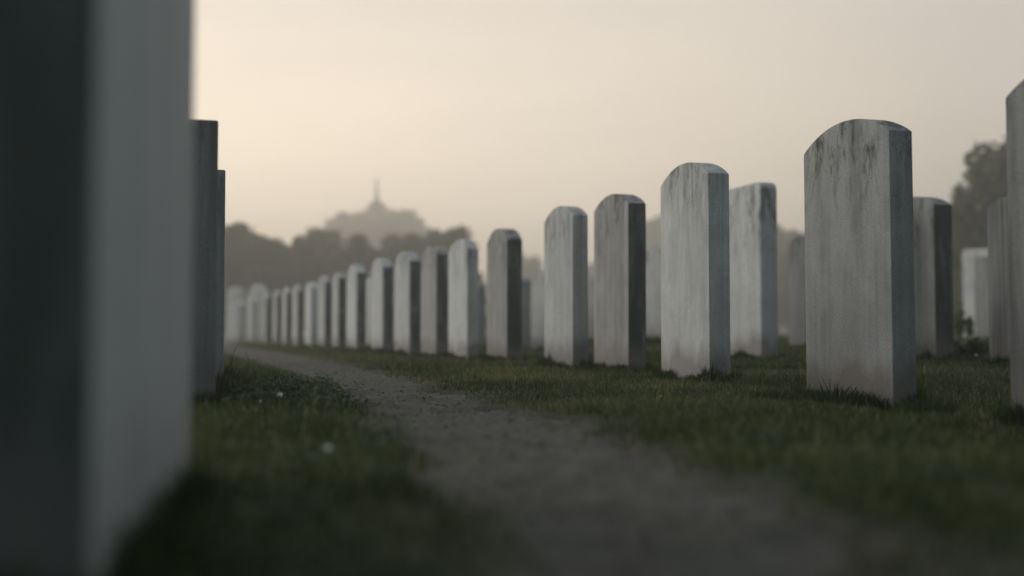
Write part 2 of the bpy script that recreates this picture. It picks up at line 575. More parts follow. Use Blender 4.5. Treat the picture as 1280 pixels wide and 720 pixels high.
# front row, from the nearest
g('dark grey headstone cut off by the right edge of the picture, nearest of its row', GR, 3.22, 1440, 70, 1261, None, M_STONE_DARKEST)
g('broad stained headstone with arched top and brown patch low down, near the right edge', GR, 4.44, 1112, 162, 1007, 1145.5, M_STONE_DIRTY, lean=(0, R(.3)))
g('pale clean arched headstone with dark green algae at the top of its narrow end', GR, 5.63, 885, 216, 826, 913.5, M_STONE, rise=.09)
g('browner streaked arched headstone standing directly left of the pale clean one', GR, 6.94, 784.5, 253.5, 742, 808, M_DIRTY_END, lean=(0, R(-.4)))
g('light grey arched headstone with blue tinted narrow end, second left of the pale clean one', GR, 7.67, 715.5, 268.5, 680, 735.5, M_STONE)
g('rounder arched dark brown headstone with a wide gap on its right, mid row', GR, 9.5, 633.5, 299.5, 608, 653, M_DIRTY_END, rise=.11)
g('pale headstone with softly rounded top directly left of the rounder dark brown one', GR, 10.5, 584, 311, 560, 598, M_STONE, style='arch', rise=.09)
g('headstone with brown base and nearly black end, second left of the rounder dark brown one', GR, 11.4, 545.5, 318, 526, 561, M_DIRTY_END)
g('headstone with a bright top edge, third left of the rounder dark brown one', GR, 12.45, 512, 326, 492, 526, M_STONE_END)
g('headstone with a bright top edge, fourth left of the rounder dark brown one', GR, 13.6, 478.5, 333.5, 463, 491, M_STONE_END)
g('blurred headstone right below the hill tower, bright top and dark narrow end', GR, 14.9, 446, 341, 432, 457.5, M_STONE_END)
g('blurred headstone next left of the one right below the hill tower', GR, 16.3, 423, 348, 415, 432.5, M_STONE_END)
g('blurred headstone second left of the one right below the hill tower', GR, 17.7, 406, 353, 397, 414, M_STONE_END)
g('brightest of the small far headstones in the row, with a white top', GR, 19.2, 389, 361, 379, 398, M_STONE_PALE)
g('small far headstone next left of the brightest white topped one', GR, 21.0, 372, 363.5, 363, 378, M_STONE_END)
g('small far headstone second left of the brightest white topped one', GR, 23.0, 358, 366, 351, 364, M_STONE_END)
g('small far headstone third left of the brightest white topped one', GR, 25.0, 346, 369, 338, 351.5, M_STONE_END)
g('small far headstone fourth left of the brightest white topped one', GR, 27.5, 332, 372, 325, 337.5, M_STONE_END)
g('faint small headstone near the far end of the row, below the pointed pale one', GR, 31, 315, 377, 306, 320, M_STONE_PALE)
g('last faint pale headstone of the row, beside the left hand stones', GR, 36, 300, 381, 291, 305, M_STONE_PALE)
# the far end
g('tall pale headstone with a pointed top rising above the end of the row', GF, 34, 332, 368, None, None, M_STONE_PALE, W=.75, T=.2, rise=.26, style='peak', face=R(62))
g('pale round topped headstone partly hidden by the left hand stones, at the far end', GF, 39, 302, 364, None, None, M_STONE_PALE, W=.7, T=.2, rise=.14, face=R(60))
g('low pale headstone in the haze below the round topped far one', GF, 33, 299, 381, None, None, M_STONE_PALE, W=.62, T=.16, rise=.07, face=R(50))
# behind the front row
g('tall pale slab with softened corners close behind the pale clean headstone', GB, 8.5, 950, 226, None, 974, M_STONE, W=.62, style='soft')
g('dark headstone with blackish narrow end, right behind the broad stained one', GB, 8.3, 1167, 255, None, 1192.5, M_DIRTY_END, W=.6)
g('dark arched headstone half hidden behind the stone cut off by the right edge', GB, 7.1, 1285, 252, 1237, None, M_STONE_DARKEST, W=.6)
g('plain grey slab far back between the dark headstones on the right', GB, 17.5, 1252, 319, 1219, None, M_STONE_GREY, style='flat', face=R(40))
g('bright pale slab far back on the right, behind the plain grey slab', GB, 22, 1243, 310, 1204, None, M_STONE_PALE, style='soft', face=R(45))
g('dark brown round topped headstone peeping out left of the broad stained one', GB, 12.2, 1012, 303, 986, None, M_STONE_DARK, rise=.12)
g('grey headstone in the gap between the browner streaked and pale clean headstones', GB, 14, 836, 311, 806, None, M_STONE, rise=.06, face=R(30))
g('small headstone seen in the narrow gap left of the browner streaked one', GB, 19, 744, 353, 732, None, M_STONE_GREY)
g('round shouldered grey headstone in the gap left of the light grey blue tinted one', GB, 15.9, 684, 347, 664, None, M_STONE, rise=.09, face=R(24))
g('bluish narrow end of a headstone directly right of the rounder dark brown one', GB, 17.3, 652, 351, 641, 664, M_STONE_GREY)
g('dark narrow end of a headstone directly left of the rounder dark brown one', GB, 19.4, 597, 358, 590, 607, M_STONE_GREY)
g('faint pale headstone glimpsed behind the row, below the right side of the hill', GB, 18.5, 463, 355, 454, None, M_STONE_PALE)
# left of the path
LF = R(9)


def left_slab(label, d, xr, ys, mat, W, T, face, style='flat'):
    """xr: column of the near right corner"""
    fx, fy = -math.sin(face), math.cos(face)
    nx, ny = math.cos(face), math.sin(face)
    x0, y0, zt = point_at(xr, ys, d)
    cx, cy = x0 + fx * W / 2 - nx * T / 2, y0 + fy * W / 2 - ny * T / 2
    zb = float(base_h(np.array(cx), np.array(cy)))
    me = stone_mesh('gravestone', W, T, zt - zb, .08, style)
    o = link('gravestone', me, mat, None, (cx, cy, zb), math.atan2(fy, fx))
    tag(o, label, 'gravestone', GL)
    STONES.append((cx, cy, W, T, face, zt - zb))


# the nearest: its near corner stands at column 105, its far edge at 243
x0, y0, _ = point_at(134, 416, 1.02)
xe, ye, _ = point_at(249, 416, 1.86)
fa = math.atan2(-(xe - x0), ye - y0)
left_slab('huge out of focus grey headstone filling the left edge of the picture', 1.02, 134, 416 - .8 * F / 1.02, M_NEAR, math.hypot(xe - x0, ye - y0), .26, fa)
left_slab('dark slab behind the huge blurred stone, the taller of the two narrow ends', 4.05, 273, 150, M_STONE_DARK, .56, .14, R(15))
left_slab('slightly paler slab edge just right of the dark one on the left, lower top', 5.2, 282, 212, M_STONE_GREY, .56, .14, R(15))

# ------------------------------------------------------------------ trees
def tube(V, Fc, p0, p1, r0, r1, n=7):
    p0, p1 = np.array(p0, float), np.array(p1, float)
    d = p1 - p0; d /= np.linalg.norm(d)
    a = np.cross(d, (0, 0, 1) if abs(d[2]) < .9 else (1, 0, 0)); a /= np.linalg.norm(a); b_ = np.cross(d, a)
    k = len(V)
    for p_, r in ((p0, r0), (p1, r1)):
        for i in range(n):
            th = 2 * math.pi * i / n
            V.append(p_ + r * (math.cos(th) * a + math.sin(th) * b_))
    for i in range(n):
        j = (i + 1) % n
        Fc.append((k + i, k + j, k + n + j, k + n + i))


def leaf_cloud(name, centers, radii, n, size, seed, flat=.8):
    r = np.random.default_rng(seed)
    centers = np.array(centers, float); radii = np.array(radii, float)
    wgt = radii ** 2; wgt /= wgt.sum()
    idx = r.choice(len(centers), n, p=wgt)
    v = r.normal(size=(n, 3)); v /= np.linalg.norm(v, axis=1)[:, None]
    rad = r.uniform(.25, 1.0, n) ** .5 * (1 + .12 * r.normal(size=n))
    c = centers[idx] + v * (radii[idx] * rad)[:, None] * np.array([1, 1, flat])
    nrm = v + .8 * r.normal(size=(n, 3)); nrm /= np.linalg.norm(nrm, axis=1)[:, None]
    a = np.cross(nrm, r.normal(size=(n, 3))); a /= np.linalg.norm(a, axis=1)[:, None]
    b_ = np.cross(nrm, a)
    s = size * r.uniform(.6, 1.4, n)
    V = np.empty((n, 4, 3))
    V[:, 0] = c - a * s[:, None]; V[:, 1] = c + b_ * (.5 * s)[:, None]
    V[:, 2] = c + a * s[:, None]; V[:, 3] = c - b_ * (.5 * s)[:, None]
    clump = r.uniform(0, 1, len(centers))
    tint = np.clip(.6 * clump[idx] + .5 * r.uniform(0, 1, n), 0, 1)
    return np_mesh(name, V.reshape(-1, 3), np.arange(4 * n), np.full(n, 4), False, np.repeat(tint, 4))


def tree_proto(seed, h=8.0, wdt=3.0, n=9000, size=.24, low=.12):
    """trunk and crown meshes of one kind of tree, h metres tall with a crown of radius wdt"""
    r = random.Random(seed)
    V, Fc = [], []
    tube(V, Fc, (0, 0, -.4), (.05, .03, h * .25), .26, .2)
    tube(V, Fc, (.05, .03, h * .25), (.12, -.05, h * .62), .2, .09)
    cs, rs = [], []
    nb = 15
    for i in range(nb):
        th = i * 2.4 + r.uniform(-.4, .4)
        f = i / (nb - 1)
        z = h * (low + .18 + (.78 - low) * f)
        env = math.sqrt(max(.05, 1 - ((f - .30) / .74) ** 2))
        q = wdt * env * r.uniform(.45, .85)
        p_ = (q * math.cos(th), q * math.sin(th), z + r.uniform(-.3, .3))
        tube(V, Fc, (.08, 0, max(h * .2, z * .55)), p_, .07, .02, 5)
        cs.append(p_); rs.append(wdt * r.uniform(.32, .5) * (1.08 - .3 * f))
    cs.append((0, 0, h * .62)); rs.append(wdt * .55)
    cs.append((.1, 0, h * .84)); rs.append(wdt * .42)
    for i in range(6):
        th = i * 1.05 + r.uniform(-.3, .3)
        cs.append((wdt * .62 * math.cos(th), wdt * .62 * math.sin(th), h * r.uniform(.14, .24))); rs.append(wdt * r.uniform(.36, .5))
    me_t = np_mesh('trunk', np.array(V), np.array(Fc).ravel(), np.full(len(Fc), 4), True)
    me_c = leaf_cloud('crown', cs, rs, n, size, seed)
    me_t.materials.append(M_BARK); me_c.materials.append(M_LEAF)
    return me_t, me_c


PROTO = [tree_proto(3, 8, 3.0), tree_proto(11, 8, 2.5), tree_proto(29, 8, 3.6), tree_proto(41, 8, 3.2, low=.02)]


def tree(label, group, px, ytop, d, wpx, k=0, rz=0.0, z=None):
    """a tree whose top shows at row ytop and whose crown spans about wpx columns"""
    x, y, zt = point_at(px, ytop, d)
    if z is None:
        z = float(ground_h(np.array(x), np.array(y)))
    root = bpy.data.objects.new('tree', None)
    COL.objects.link(root)
    root.location = (x, y, z); root.rotation_euler = (0, 0, rz)
    mt, mc = PROTO[k]
    hs = (zt - z) / 8.2
    ws = (1.42 if d > 185 else 1.7 if wpx < 100 else 1.25) * wpx * d / F / (2 * (3.0, 2.5, 3.6, 3.2)[k])
    root.scale = (ws, ws, hs)
    tag(root, label, 'tree', group)
    link('trunk', mt, None, root); link('crown', mc, None, root)
    return root


GT = 'trees in the dark belt beyond the far end of the row'
tr = tree
tr('dark tree at the left end of the belt, just right of the left hand stones', GT, 268, 274, 62, 78, 0, .3)
tr('dark tree with a sloping top, second in the belt from the left hand stones', GT, 312, 292, 66, 66, 1, 1.1)
tr('low dark tree in the belt, above the pointed pale headstone', GT, 343, 297, 64, 46, 3, 2.0)
tr('lowest dark tree in the belt, left of where the hill begins', GT, 371, 303, 68, 44, 0, 2.9)
tr('rounded dark tree in the belt against the left foot of the hill', GT, 402, 291, 70, 52, 2, .8)
tr('low tree filling the belt in front of the left slope of the hill', GT, 425, 312, 78, 40, 3, 1.7)
tr('dark domed tree in the belt right below the hill tower', GT, 455, 297, 66, 46, 1, 2.2)
tr('low tree in the belt in the notch right of the domed one', GT, 480, 312, 74, 36, 3, 4.0)
tr('dark tree in the belt below the right slope of the hill', GT, 510, 298, 68, 54, 2, 3.1)
tr('dark tree in the belt at the right foot of the hill', GT, 540, 294, 66, 46, 0, 5.0)
tr('browner tree ending the belt, rising above the row of headstones', GT, 568, 287, 70, 46, 1, 4.4)
GH = 'trees covering the far hill'
hill_trees = [
    (402, 292, 30, 'hazy tree lowest on the left slope of the far hill'),
    (415, 276, 26, 'hazy tree halfway up the left slope of the far hill'),
    (431, 264, 28, 'hazy round tree on the left shoulder of the far hill'),
    (451, 266, 26, 'hazy tree just left of the hill tower'),
    (490, 265, 26, 'hazy tree just right of the hill tower'),
    (507, 264, 28, 'hazy round tree on the right shoulder of the far hill'),
    (522, 271, 24, 'hazy tree halfway down the right slope of the far hill'),
    (536, 285, 24, 'hazy tree lowest on the right slope of the far hill'),
    (440, 286, 46, 'hazy tree in front on the left flank of the far hill'),
    (470, 280, 46, 'hazy tree in front on the far hill, right below the tower'),
    (503, 285, 46, 'hazy tree in front on the right flank of the far hill'),
    (420, 302, 46, 'hazy tree at the foot of the far hill on its left'),
    (520, 304, 46, 'hazy tree at the foot of the far hill on its right'),
]
for i, (px, yt, wp, lab) in enumerate(hill_trees):
    dd = (192, 195, 198, 190, 194)[i % 5] - (11 if i >= 8 else 0)
    x, y, zt = point_at(px, yt, dd)
    tr(lab, GH, px, yt, dd, wp, (0, 2, 3, 1)[i % 4], i * 1.3, max(zt - 8.5, -.3))
GP = 'pale far trees behind the right hand row'
tr('faint far tree right of the rounder dark brown headstone', GP, 655, 318, 150, 40, 0, .4)
tr('faint low far tree in the gap beside the light grey headstone', GP, 690, 338, 150, 40, 3, 1.4)
tr('faint low far tree behind the narrow gap left of the browner streaked headstone', GP, 745, 333, 160, 50, 2, 2.4)
tr('faint far tree behind the gap left of the pale clean headstone', GP, 818, 276, 170, 60, 1, 3.4)
tr('pale far tree right of the tall slab with softened corners', GP, 968, 287, 110, 60, 0, 5.4)
tr('hazy tree behind the dark brown round topped headstone', GP, 1010, 296, 90, 50, 2, .9)
tr('pale far tree hidden mostly by the broad stained headstone', GP, 1075, 300, 90, 70, 3, 1.9)
GS = 'darker trees at the right'
tr('smaller darker tree right beside the broad stained headstone, lower left of the big one', GS, 1204, 236, 41, 30, 1, .9)
tr('big dark round tree at the right behind the headstones', GS, 1262, 186, 38, 118, 2, 2.4)
tr('dark low tree at the foot of the big round one at the right', GS, 1210, 285, 50, 70, 3, 3.3)

r_ = np.random.default_rng(31)
wx = r_.uniform(-150, 150, 260); wy = 185 + r_.uniform(-6, 22, 260)
wood = link('far_wood', leaf_cloud('far_wood', np.stack([wx, wy, r_.uniform(.6, 7.0, 260) * (.75 + .5 * (vnoise(wx * .06, wy * 0, 3)))], 1), r_.uniform(2.2, 4.2, 260), 60000, .5, 31), M_LEAF)
tag(wood, 'low far wood closing the horizon in the haze', 'wood', kind='stuff')

# ------------------------------------------------------------------ tower on the hill
D = 200.0
tx, ty, tz = point_at(471, 250, D)
tw = bpy.data.objects.new('lookout_tower', None); COL.objects.link(tw)
base_z = 16.0
tw.location = (tx, ty, base_z)
tag(tw, 'small hazy tower with domed roof and thin spire on the far hill', 'tower')


def lathe(name, prof, n, mat, parent, loc=(0, 0, 0)):
    V, Fc = [], []
    for r, z in prof:
        for i in range(n):
            th = 2 * math.pi * i / n
            V.append((r * math.cos(th), r * math.sin(th), z))
    for k in range(len(prof) - 1):
        for i in range(n):
            j = (i + 1) % n
            Fc.append((k * n + i, k * n + j, (k + 1) * n + j, (k + 1) * n + i))
    V.append((0, 0, prof[0][1])); V.append((0, 0, prof[-1][1]))
    flat, cnt = [], []
    for f_ in Fc:
        flat += f_; cnt.append(4)
    for i in range(n):
        j = (i + 1) % n
        flat += [len(V) - 2, j, i]; cnt.append(3)
        flat += [len(V) - 1, (len(prof) - 1) * n + i, (len(prof) - 1) * n + j]; cnt.append(3)
    return link(name, np_mesh(name, np.array(V), np.array(flat), np.array(cnt), n > 12), mat, parent, loc)


h0 = tz - base_z
lathe('body', [(2.0, -3), (2.0, h0 - 2.4), (2.2, h0 - 2.35), (2.2, h0 - 2.1)], 12, M_WALL, tw)
lathe('roof', [(2.17, h0 - 2.09), (2.0, h0 - 1.6), (1.56, h0 - .95), (1.04, h0 - .4), (.56, h0 - .04), (.4, h0 + .24)], 12, M_ROOF, tw)
lathe('spire', [(.36, h0 + .25), (.36, h0 + .95), (.26, h0 + 1.05), (.20, h0 + 3.5), (.06, h0 + 4.1)], 8, M_WALL, tw)

# ------------------------------------------------------------------ grass
def make_grass(n_try, d0, d1, hgt, wid, seed, xlim=.56, tall=True):
    r = np.random.default_rng(seed)
    # uniform over the ground area of the wedge seen (with a margin for a step to the side)
    d = np.sqrt(r.uniform(d0 ** 2, d1 ** 2, n_try))
    x = r.uniform(-1, 1, n_try) * (xlim * d + .35)
    y = d
    o = (path_out(x, y) + .22 * fbm(x * 5, y * 5, 31, 4)) / np.clip(y / 4.2, .36, 1)
    clump = fbm(x * 5, y * 5, 61, 3) + .5
    dens = np.clip(.35 + 1.1 * clump, 0, 1)
    keep = (o > r.normal(.04, .13, n_try)) & (r.uniform(0, 1, n_try) < dens)
    x, y, o, clump = x[keep], y[keep], o[keep], clump[keep]
    n = len(x)
    z = ground_h(x, y) - .006
    h = hgt * r.uniform(.45, 1.25, n) * (.30 + 1.45 * clump ** 1.3) * (.35 + .65 * sstep(-.16, .30, o))
    h = h * np.where(r.uniform(0, 1, n) < .03, r.uniform(1.5, 2.2, n), 1.0)
    # longer growth on the left verge and against the headstones
    left = sstep(.06, .3, o) * sstep(-.1, -.5, x) * (1 - sstep(5.5, 8, y)) * sstep(3.9, 4.4, y)
    h = h * (1 + .8 * left)
    for cx, cy, W, T, fa_, H in STONES:
        if cy > d1 + 1 or cy < d0 - 1:
            continue
        fx, fy = -math.sin(fa_), math.cos(fa_)
        u = (x - cx) * fx + (y - cy) * fy; v_ = (x - cx) * fy - (y - cy) * fx
        q = np.hypot(np.maximum(np.abs(u) - W / 2, 0), np.maximum(np.abs(v_) - T / 2, 0))
        h = h * (1 + .75 * (1 - sstep(.0, .10, q)) * (q > 0))
        ins = (np.abs(u) < W / 2) & (np.abs(v_) < T / 2)
        h = np.where(ins, .001, h)
    ang = r.uniform(0, 2 * math.pi, n)
    la = r.uniform(0, 2 * math.pi, n)
    lean = h * np.abs(r.normal(.35, .3, n))
    wd = wid * r.uniform(.6, 1.3, n)
    ax, ay = np.cos(ang) * wd, np.sin(ang) * wd
    lx_, ly_ = np.cos(la) * lean, np.sin(la) * lean
    V = np.empty((n, 5, 3))
    V[:, 0] = np.stack([x - ax, y - ay, z], 1)
    V[:, 1] = np.stack([x + ax, y + ay, z], 1)
    V[:, 2] = np.stack([x + ax * .75 + lx_ * .35, y + ay * .75 + ly_ * .35, z + h * .58], 1)
    V[:, 3] = np.stack([x - ax * .75 + lx_ * .35, y - ay * .75 + ly_ * .35, z + h * .58], 1)
    V[:, 4] = np.stack([x + lx_, y + ly_, z + h * r.uniform(.8, 1.0, n)], 1)
    b5 = (np.arange(n) * 5)[:, None]
    fl = np.concatenate([b5 + np.array([[0, 1, 2, 3]]), b5 + np.array([[3, 2, 4]])], 1).ravel()
    cnt = np.tile([4, 3], n)
    tint = np.clip(.36 + .10 * np.exp(-((y - 6.2) / 1.8) ** 2) * (x > -.3) + .95 * (fbm(x * 1.3, y * 1.3, 71, 4)) + .24 * r.normal(size=n) - .18 * left, 0, 1)
    tint = np.where(r.uniform(0, 1, n) < .09, r.uniform(.8, 1, n), tint)
    return V.reshape(-1, 3), fl, cnt, np.repeat(tint, 5)


def stone_rings(seed):
    r = np.random.default_rng(seed)
    P = []
    for cx, cy, W, T, fa_, H in STONES:
        if cy > 20:
            continue
        n = int(2400 if cy < 9 else 1200)
        fx, fy = -math.sin(fa_), math.cos(fa_)
        per = r.uniform(0, 2 * (W + T), n); e = np.abs(r.normal(0, .035, n)) + .002
        u = np.where(per < W, per - W / 2, np.where(per < W + T, W / 2 + e, np.where(per < 2 * W + T, per - W - T - W / 2, -W / 2 - e)))
        v = np.where(per < W, -T / 2 - e, np.where(per < W + T, per - W - T / 2, np.where(per < 2 * W + T, T / 2 + e, per - 2 * W - T - T / 2)))
        x, y = cx + u * fx + v * fy, cy + u * fy - v * fx
        q = fbm(x * 8, y * 8, 83, 3) + .5
        ok = r.uniform(0, 1, n) < np.clip(q * 1.5 - .2, 0.05, 1)
        P.append(np.stack([x, y, .035 + .11 * q ** 2 * r.uniform(.4, 1.3, n), np.full(n, .0016 + .00022 * cy)], 1)[ok])
    P = np.concatenate(P)
    x, y, h, wv = P.T; n = len(x)
    z = ground_h(x, y) - .006
    ang = r.uniform(0, 2 * math.pi, n); la = r.uniform(0, 2 * math.pi, n); lean = h * np.abs(r.normal(.25, .25, n))
    ax, ay = np.cos(ang) * wv, np.sin(ang) * wv; lx_, ly_ = np.cos(la) * lean, np.sin(la) * lean
    V = np.empty((n, 5, 3))
    V[:, 0] = np.stack([x - ax, y - ay, z], 1); V[:, 1] = np.stack([x + ax, y + ay, z], 1)
    V[:, 2] = np.stack([x + ax * .75 + lx_ * .35, y + ay * .75 + ly_ * .35, z + h * .58], 1)
    V[:, 3] = np.stack([x - ax * .75 + lx_ * .35, y - ay * .75 + ly_ * .35, z + h * .58], 1)
    V[:, 4] = np.stack([x + lx_, y + ly_, z + h], 1)
    b5 = (np.arange(n) * 5)[:, None]
    fl = np.concatenate([b5 + np.array([[0, 1, 2, 3]]), b5 + np.array([[3, 2, 4]])], 1).ravel()
    return V.reshape(-1, 3), fl, np.tile([4, 3], n), np.repeat(np.clip(.12 + .2 * r.normal(size=n), 0, 1), 5)  # dark tint: deep green tufts, with contact shade painted in


parts = [stone_rings(17), make_grass(60000, .75, 3.0, .042, .0016, 1), make_grass(150000, 3.0, 6.5, .040, .0017, 2), make_grass(170000, 6.5, 12.0, .040, .0026, 3), make_grass(120000, 12, 26, .042, .006, 4), make_grass(60000, 26, 60, .045, .016, 5)]
VV, FF, CC, TT, off = [], [], [], [], 0
for v_, f_, c_, t_ in parts:
    VV.append(v_); FF.append(f_ + off); CC.append(c_); TT.append(t_); off += len(v_)
grass = link('grass', np_mesh('grass', np.concatenate(VV), np.concatenate(FF), np.concatenate(CC), False, np.concatenate(TT)), M_GRASS)
tag(grass, 'short dull green grass covering the ground around the headstones', 'grass', kind='stuff')


# small round leaved weeds of the verge
def leaf_patch(spots, seed):
    r = np.random.default_rng(seed)
    V, T_ = [], []
    for (cx, cy, rad, n, hh, s) in spots:
        a = r.uniform(0, 2 * math.pi, n); q = rad * np.sqrt(r.uniform(0, 1, n))
        x = cx + q * np.cos(a) * 1.0; y = cy + q * np.sin(a)
        ok = path_out(x, y) > -.02
        x, y, q = x[ok], y[ok], q[ok]; m_ = len(x)
        z = ground_h(x, y) + hh * r.uniform(.15, 1, m_) * (1 - .6 * (q / rad) ** 2)
        nrm = np.stack([r.normal(0, .55, m_), r.normal(-.15, .55, m_), np.ones(m_)], 1); nrm /= np.linalg.norm(nrm, axis=1)[:, None]
        d_ = np.stack([np.cos(r.uniform(0, 6.28, m_)), np.sin(r.uniform(0, 6.28, m_)), np.zeros(m_)], 1)
        u = np.cross(nrm, d_); u /= np.linalg.norm(u, axis=1)[:, None]; v_ = np.cross(nrm, u)
        ss = s * r.uniform(.5, 1.3, m_)
        c = np.stack([x, y, z], 1)
        P = np.empty((m_, 6, 3))
        for k in range(6):
            th = 2 * math.pi * k / 6
            P[:, k] = c + u * (math.cos(th) * ss)[:, None] + v_ * (.62 * math.sin(th) * ss)[:, None] + nrm * (.2 * ss * abs(math.cos(th)))[:, None]
        V.append(P.reshape(-1, 3)); T_.append(np.repeat(r.uniform(0, 1, m_), 6))
    V = np.concatenate(V); T_ = np.concatenate(T_)
    n = len(V) // 6
    return np_mesh('leaves', V, np.arange(6 * n), np.full(n, 6), False, T_)


spots = []
r_ = np.random.default_rng(99)
for i in range(46):
    px, py = r_.uniform(284, 430), r_.uniform(474, 500)
    x, y = on_ground(px, py, .03)
    spots.append((x, y, r_.uniform(.05, .12), 130, r_.uniform(.04, .085), .0075))
for i in range(40):
    px, py = r_.uniform(200, 520), r_.uniform(525, 700)
    x, y = on_ground(px, py, .03)
    spots.append((x, y, r_.uniform(.04, .09), 70, r_.uniform(.02, .045), .007))
for i in range(70):
    px, py = r_.uniform(560, 1270), r_.uniform(462, 600)
    x, y = on_ground(px, py, .02)
    if path_out(np.array(x), np.array(y)) > .1:
        spots.append((x, y, r_.uniform(.05, .16), 110, r_.uniform(.015, .05), .0065))
weeds = link('weeds', leaf_patch(spots, 5), M_WEED)
tag(weeds, 'low small leaved weeds thick on the left verge and scattered over the lawn', 'weeds', kind='stuff')


# tufts, single weeds and flowers
def tuft(label, px, py, rad, h, n, seed, group=None, tint=(0, .4), width=.0022):
    r = np.random.default_rng(seed)
    x0, y0 = on_ground(px, py, 0.0)
    zb = float(ground_h(np.array(x0), np.array(y0)))
    a = r.uniform(0, 2 * math.pi, n); q = rad * np.sqrt(r.uniform(0, 1, n))
    bx, by = q * np.cos(a), q * np.sin(a) * .6
    hh = h * r.uniform(.4, 1.1, n) * (1 - .5 * (q / rad))
    la = a + r.normal(0, .8, n); ln = hh * r.uniform(.1, .7, n)
    aa = r.uniform(0, 6.28, n); ax, ay = np.cos(aa) * width, np.sin(aa) * width
    V = np.empty((n, 5, 3)); zz = np.full(n, -.015)
    lx_, ly_ = np.cos(la) * ln, np.sin(la) * ln
    V[:, 0] = np.stack([bx - ax, by - ay, zz], 1); V[:, 1] = np.stack([bx + ax, by + ay, zz], 1)
    V[:, 2] = np.stack([bx + ax + lx_ * .4, by + ay + ly_ * .4, hh * .6], 1); V[:, 3] = np.stack([bx - ax + lx_ * .4, by - ay + ly_ * .4, hh * .6], 1)
    V[:, 4] = np.stack([bx + lx_, by + ly_, hh], 1)
    b5 = (np.arange(n) * 5)[:, None]
    fl = np.concatenate([b5 + np.array([[0, 1, 2, 3]]), b5 + np.array([[3, 2, 4]])], 1).ravel()
    me = np_mesh('grass_tuft', V.reshape(-1, 3), fl, np.tile([4, 3], n), False, np.repeat(r.uniform(*tint, n), 5))
    o = link('grass_tuft', me, M_GRASS, None, (x0, y0, zb))
    tag(o, label, 'grass tuft', group)
    return o


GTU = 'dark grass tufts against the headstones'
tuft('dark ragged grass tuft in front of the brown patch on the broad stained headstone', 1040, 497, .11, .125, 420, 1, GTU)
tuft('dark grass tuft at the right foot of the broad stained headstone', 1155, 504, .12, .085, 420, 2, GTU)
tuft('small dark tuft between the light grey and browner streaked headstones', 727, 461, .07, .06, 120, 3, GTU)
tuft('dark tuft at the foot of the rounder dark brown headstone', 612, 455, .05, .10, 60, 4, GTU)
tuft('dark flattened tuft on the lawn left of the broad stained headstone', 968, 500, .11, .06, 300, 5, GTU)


def weed_plant(label, px, py, h, n, seed, d=None, spread=.1, leaf=.012, name='weed_plant', group=None):
    """stem and leaves of an upright weed"""
    r = random.Random(seed)
    x0, y0 = on_ground(px, py, 0.02) if d is None else point_at(px, py, d)[:2]
    zb = float(ground_h(np.array(x0), np.array(y0)))
    root = bpy.data.objects.new(name, None); COL.objects.link(root); root.location = (x0, y0, zb)
    tag(root, label, 'weed' if name == 'weed_plant' else 'plant', group)
    V, Fc, cs = [], [], []
    for i in range(n):
        a = r.uniform(0, 6.28); q = r.uniform(0, spread)
        tip = (q * math.cos(a), q * math.sin(a), h * r.uniform(.45, 1))
        mid = (tip[0] * .4, tip[1] * .4, tip[2] * .55)
        tube(V, Fc, (tip[0] * .15, tip[1] * .15, -.02), mid, .0022, .0016, 5)
        tube(V, Fc, mid, tip, .0016, .0008, 5)
        for k in range(3):
            f_ = .45 + .25 * k
            cs.append(tuple(mid[j] * (1 - (f_ - .3)) + tip[j] * (f_ - .3) if f_ < 1.0 else tip[j] for j in range(3)))
        cs.append(tip)
    link('stem', np_mesh('stem', np.array(V), np.array(Fc).ravel(), np.full(len(Fc), 4), True), M_WEED, root)
    me = leaf_cloud('foliage', cs, [leaf * 1.6] * len(cs), 9 * len(cs), leaf, seed, 1.0)
    link('foliage', me, M_WEED, root)
    return root


weed_plant('thin upright weed standing in front of the tall slab with softened corners', 941, 453, .14, 3, 3, spread=.03, leaf=.010)
weed_plant('bushy dark bramble between the dark headstones on the right', 1216, 455, .17, 24, 8, spread=.24, leaf=.014, name='bramble')
weed_plant('small dark plant at the foot of the bright pale slab, left of two', 1200, 424, .42, 10, 12, d=16, spread=.06, leaf=.03, name='dark_plant', group='dark plants before the pale slab')
weed_plant('small dark plant at the foot of the bright pale slab, right of two', 1212, 424, .36, 10, 14, d=16, spread=.05, leaf=.03, name='dark_plant', group='dark plants before the pale slab')


def daisy(label, px, py, d, r0=.011, group='white flowers in the grass'):
    x, y, z = point_at(px, py, d)
    zb = float(ground_h(np.array(x), np.array(y)))
    root = bpy.data.objects.new('flower', None); COL.objects.link(root); root.location = (x, y, zb)
    tag(root, label, 'flower', group)
    hz = max(z - zb, .03)
    V, Fc = [], []
    tube(V, Fc, (.01, 0, -.02), (0, 0, hz), .0012, .0010, 5)
    link('stem', np_mesh('stem', np.array(V), np.array(Fc).ravel(), np.full(len(Fc), 4), True), M_WEED, root)
    V, fl, cnt = [], [], []
    n = 12
    for i in range(n):
        th = 2 * math.pi * i / n
        c, s = math.cos(th), math.sin(th)
        k = len(V)
        for (q, wv, up) in ((.25, -.10, 0), (.25, .10, 0), (.75, .20, .22), (1, .08, .25), (1, -.08, .25), (.75, -.20, .22)):
            V.append((r0 * (q * c - wv * s), r0 * (q * s + wv * c), r0 * up))
        fl += list(range(k, k + 6)); cnt.append(6)
    pe = link('petals', np_mesh('petals', np.array(V), np.array(fl), np.array(cnt)), M_PETAL, root, (0, 0, hz))
    pe.rotation_euler = (R(48), R(random.uniform(-15, 15)), 0)
    V2 = lathe('centre', [(r0 * .32, 0), (r0 * .28, r0 * .1), (r0 * .12, r0 * .17)], 10, M_YOLK, root, (0, 0, hz))
    V2.rotation_euler = pe.rotation_euler
    return root


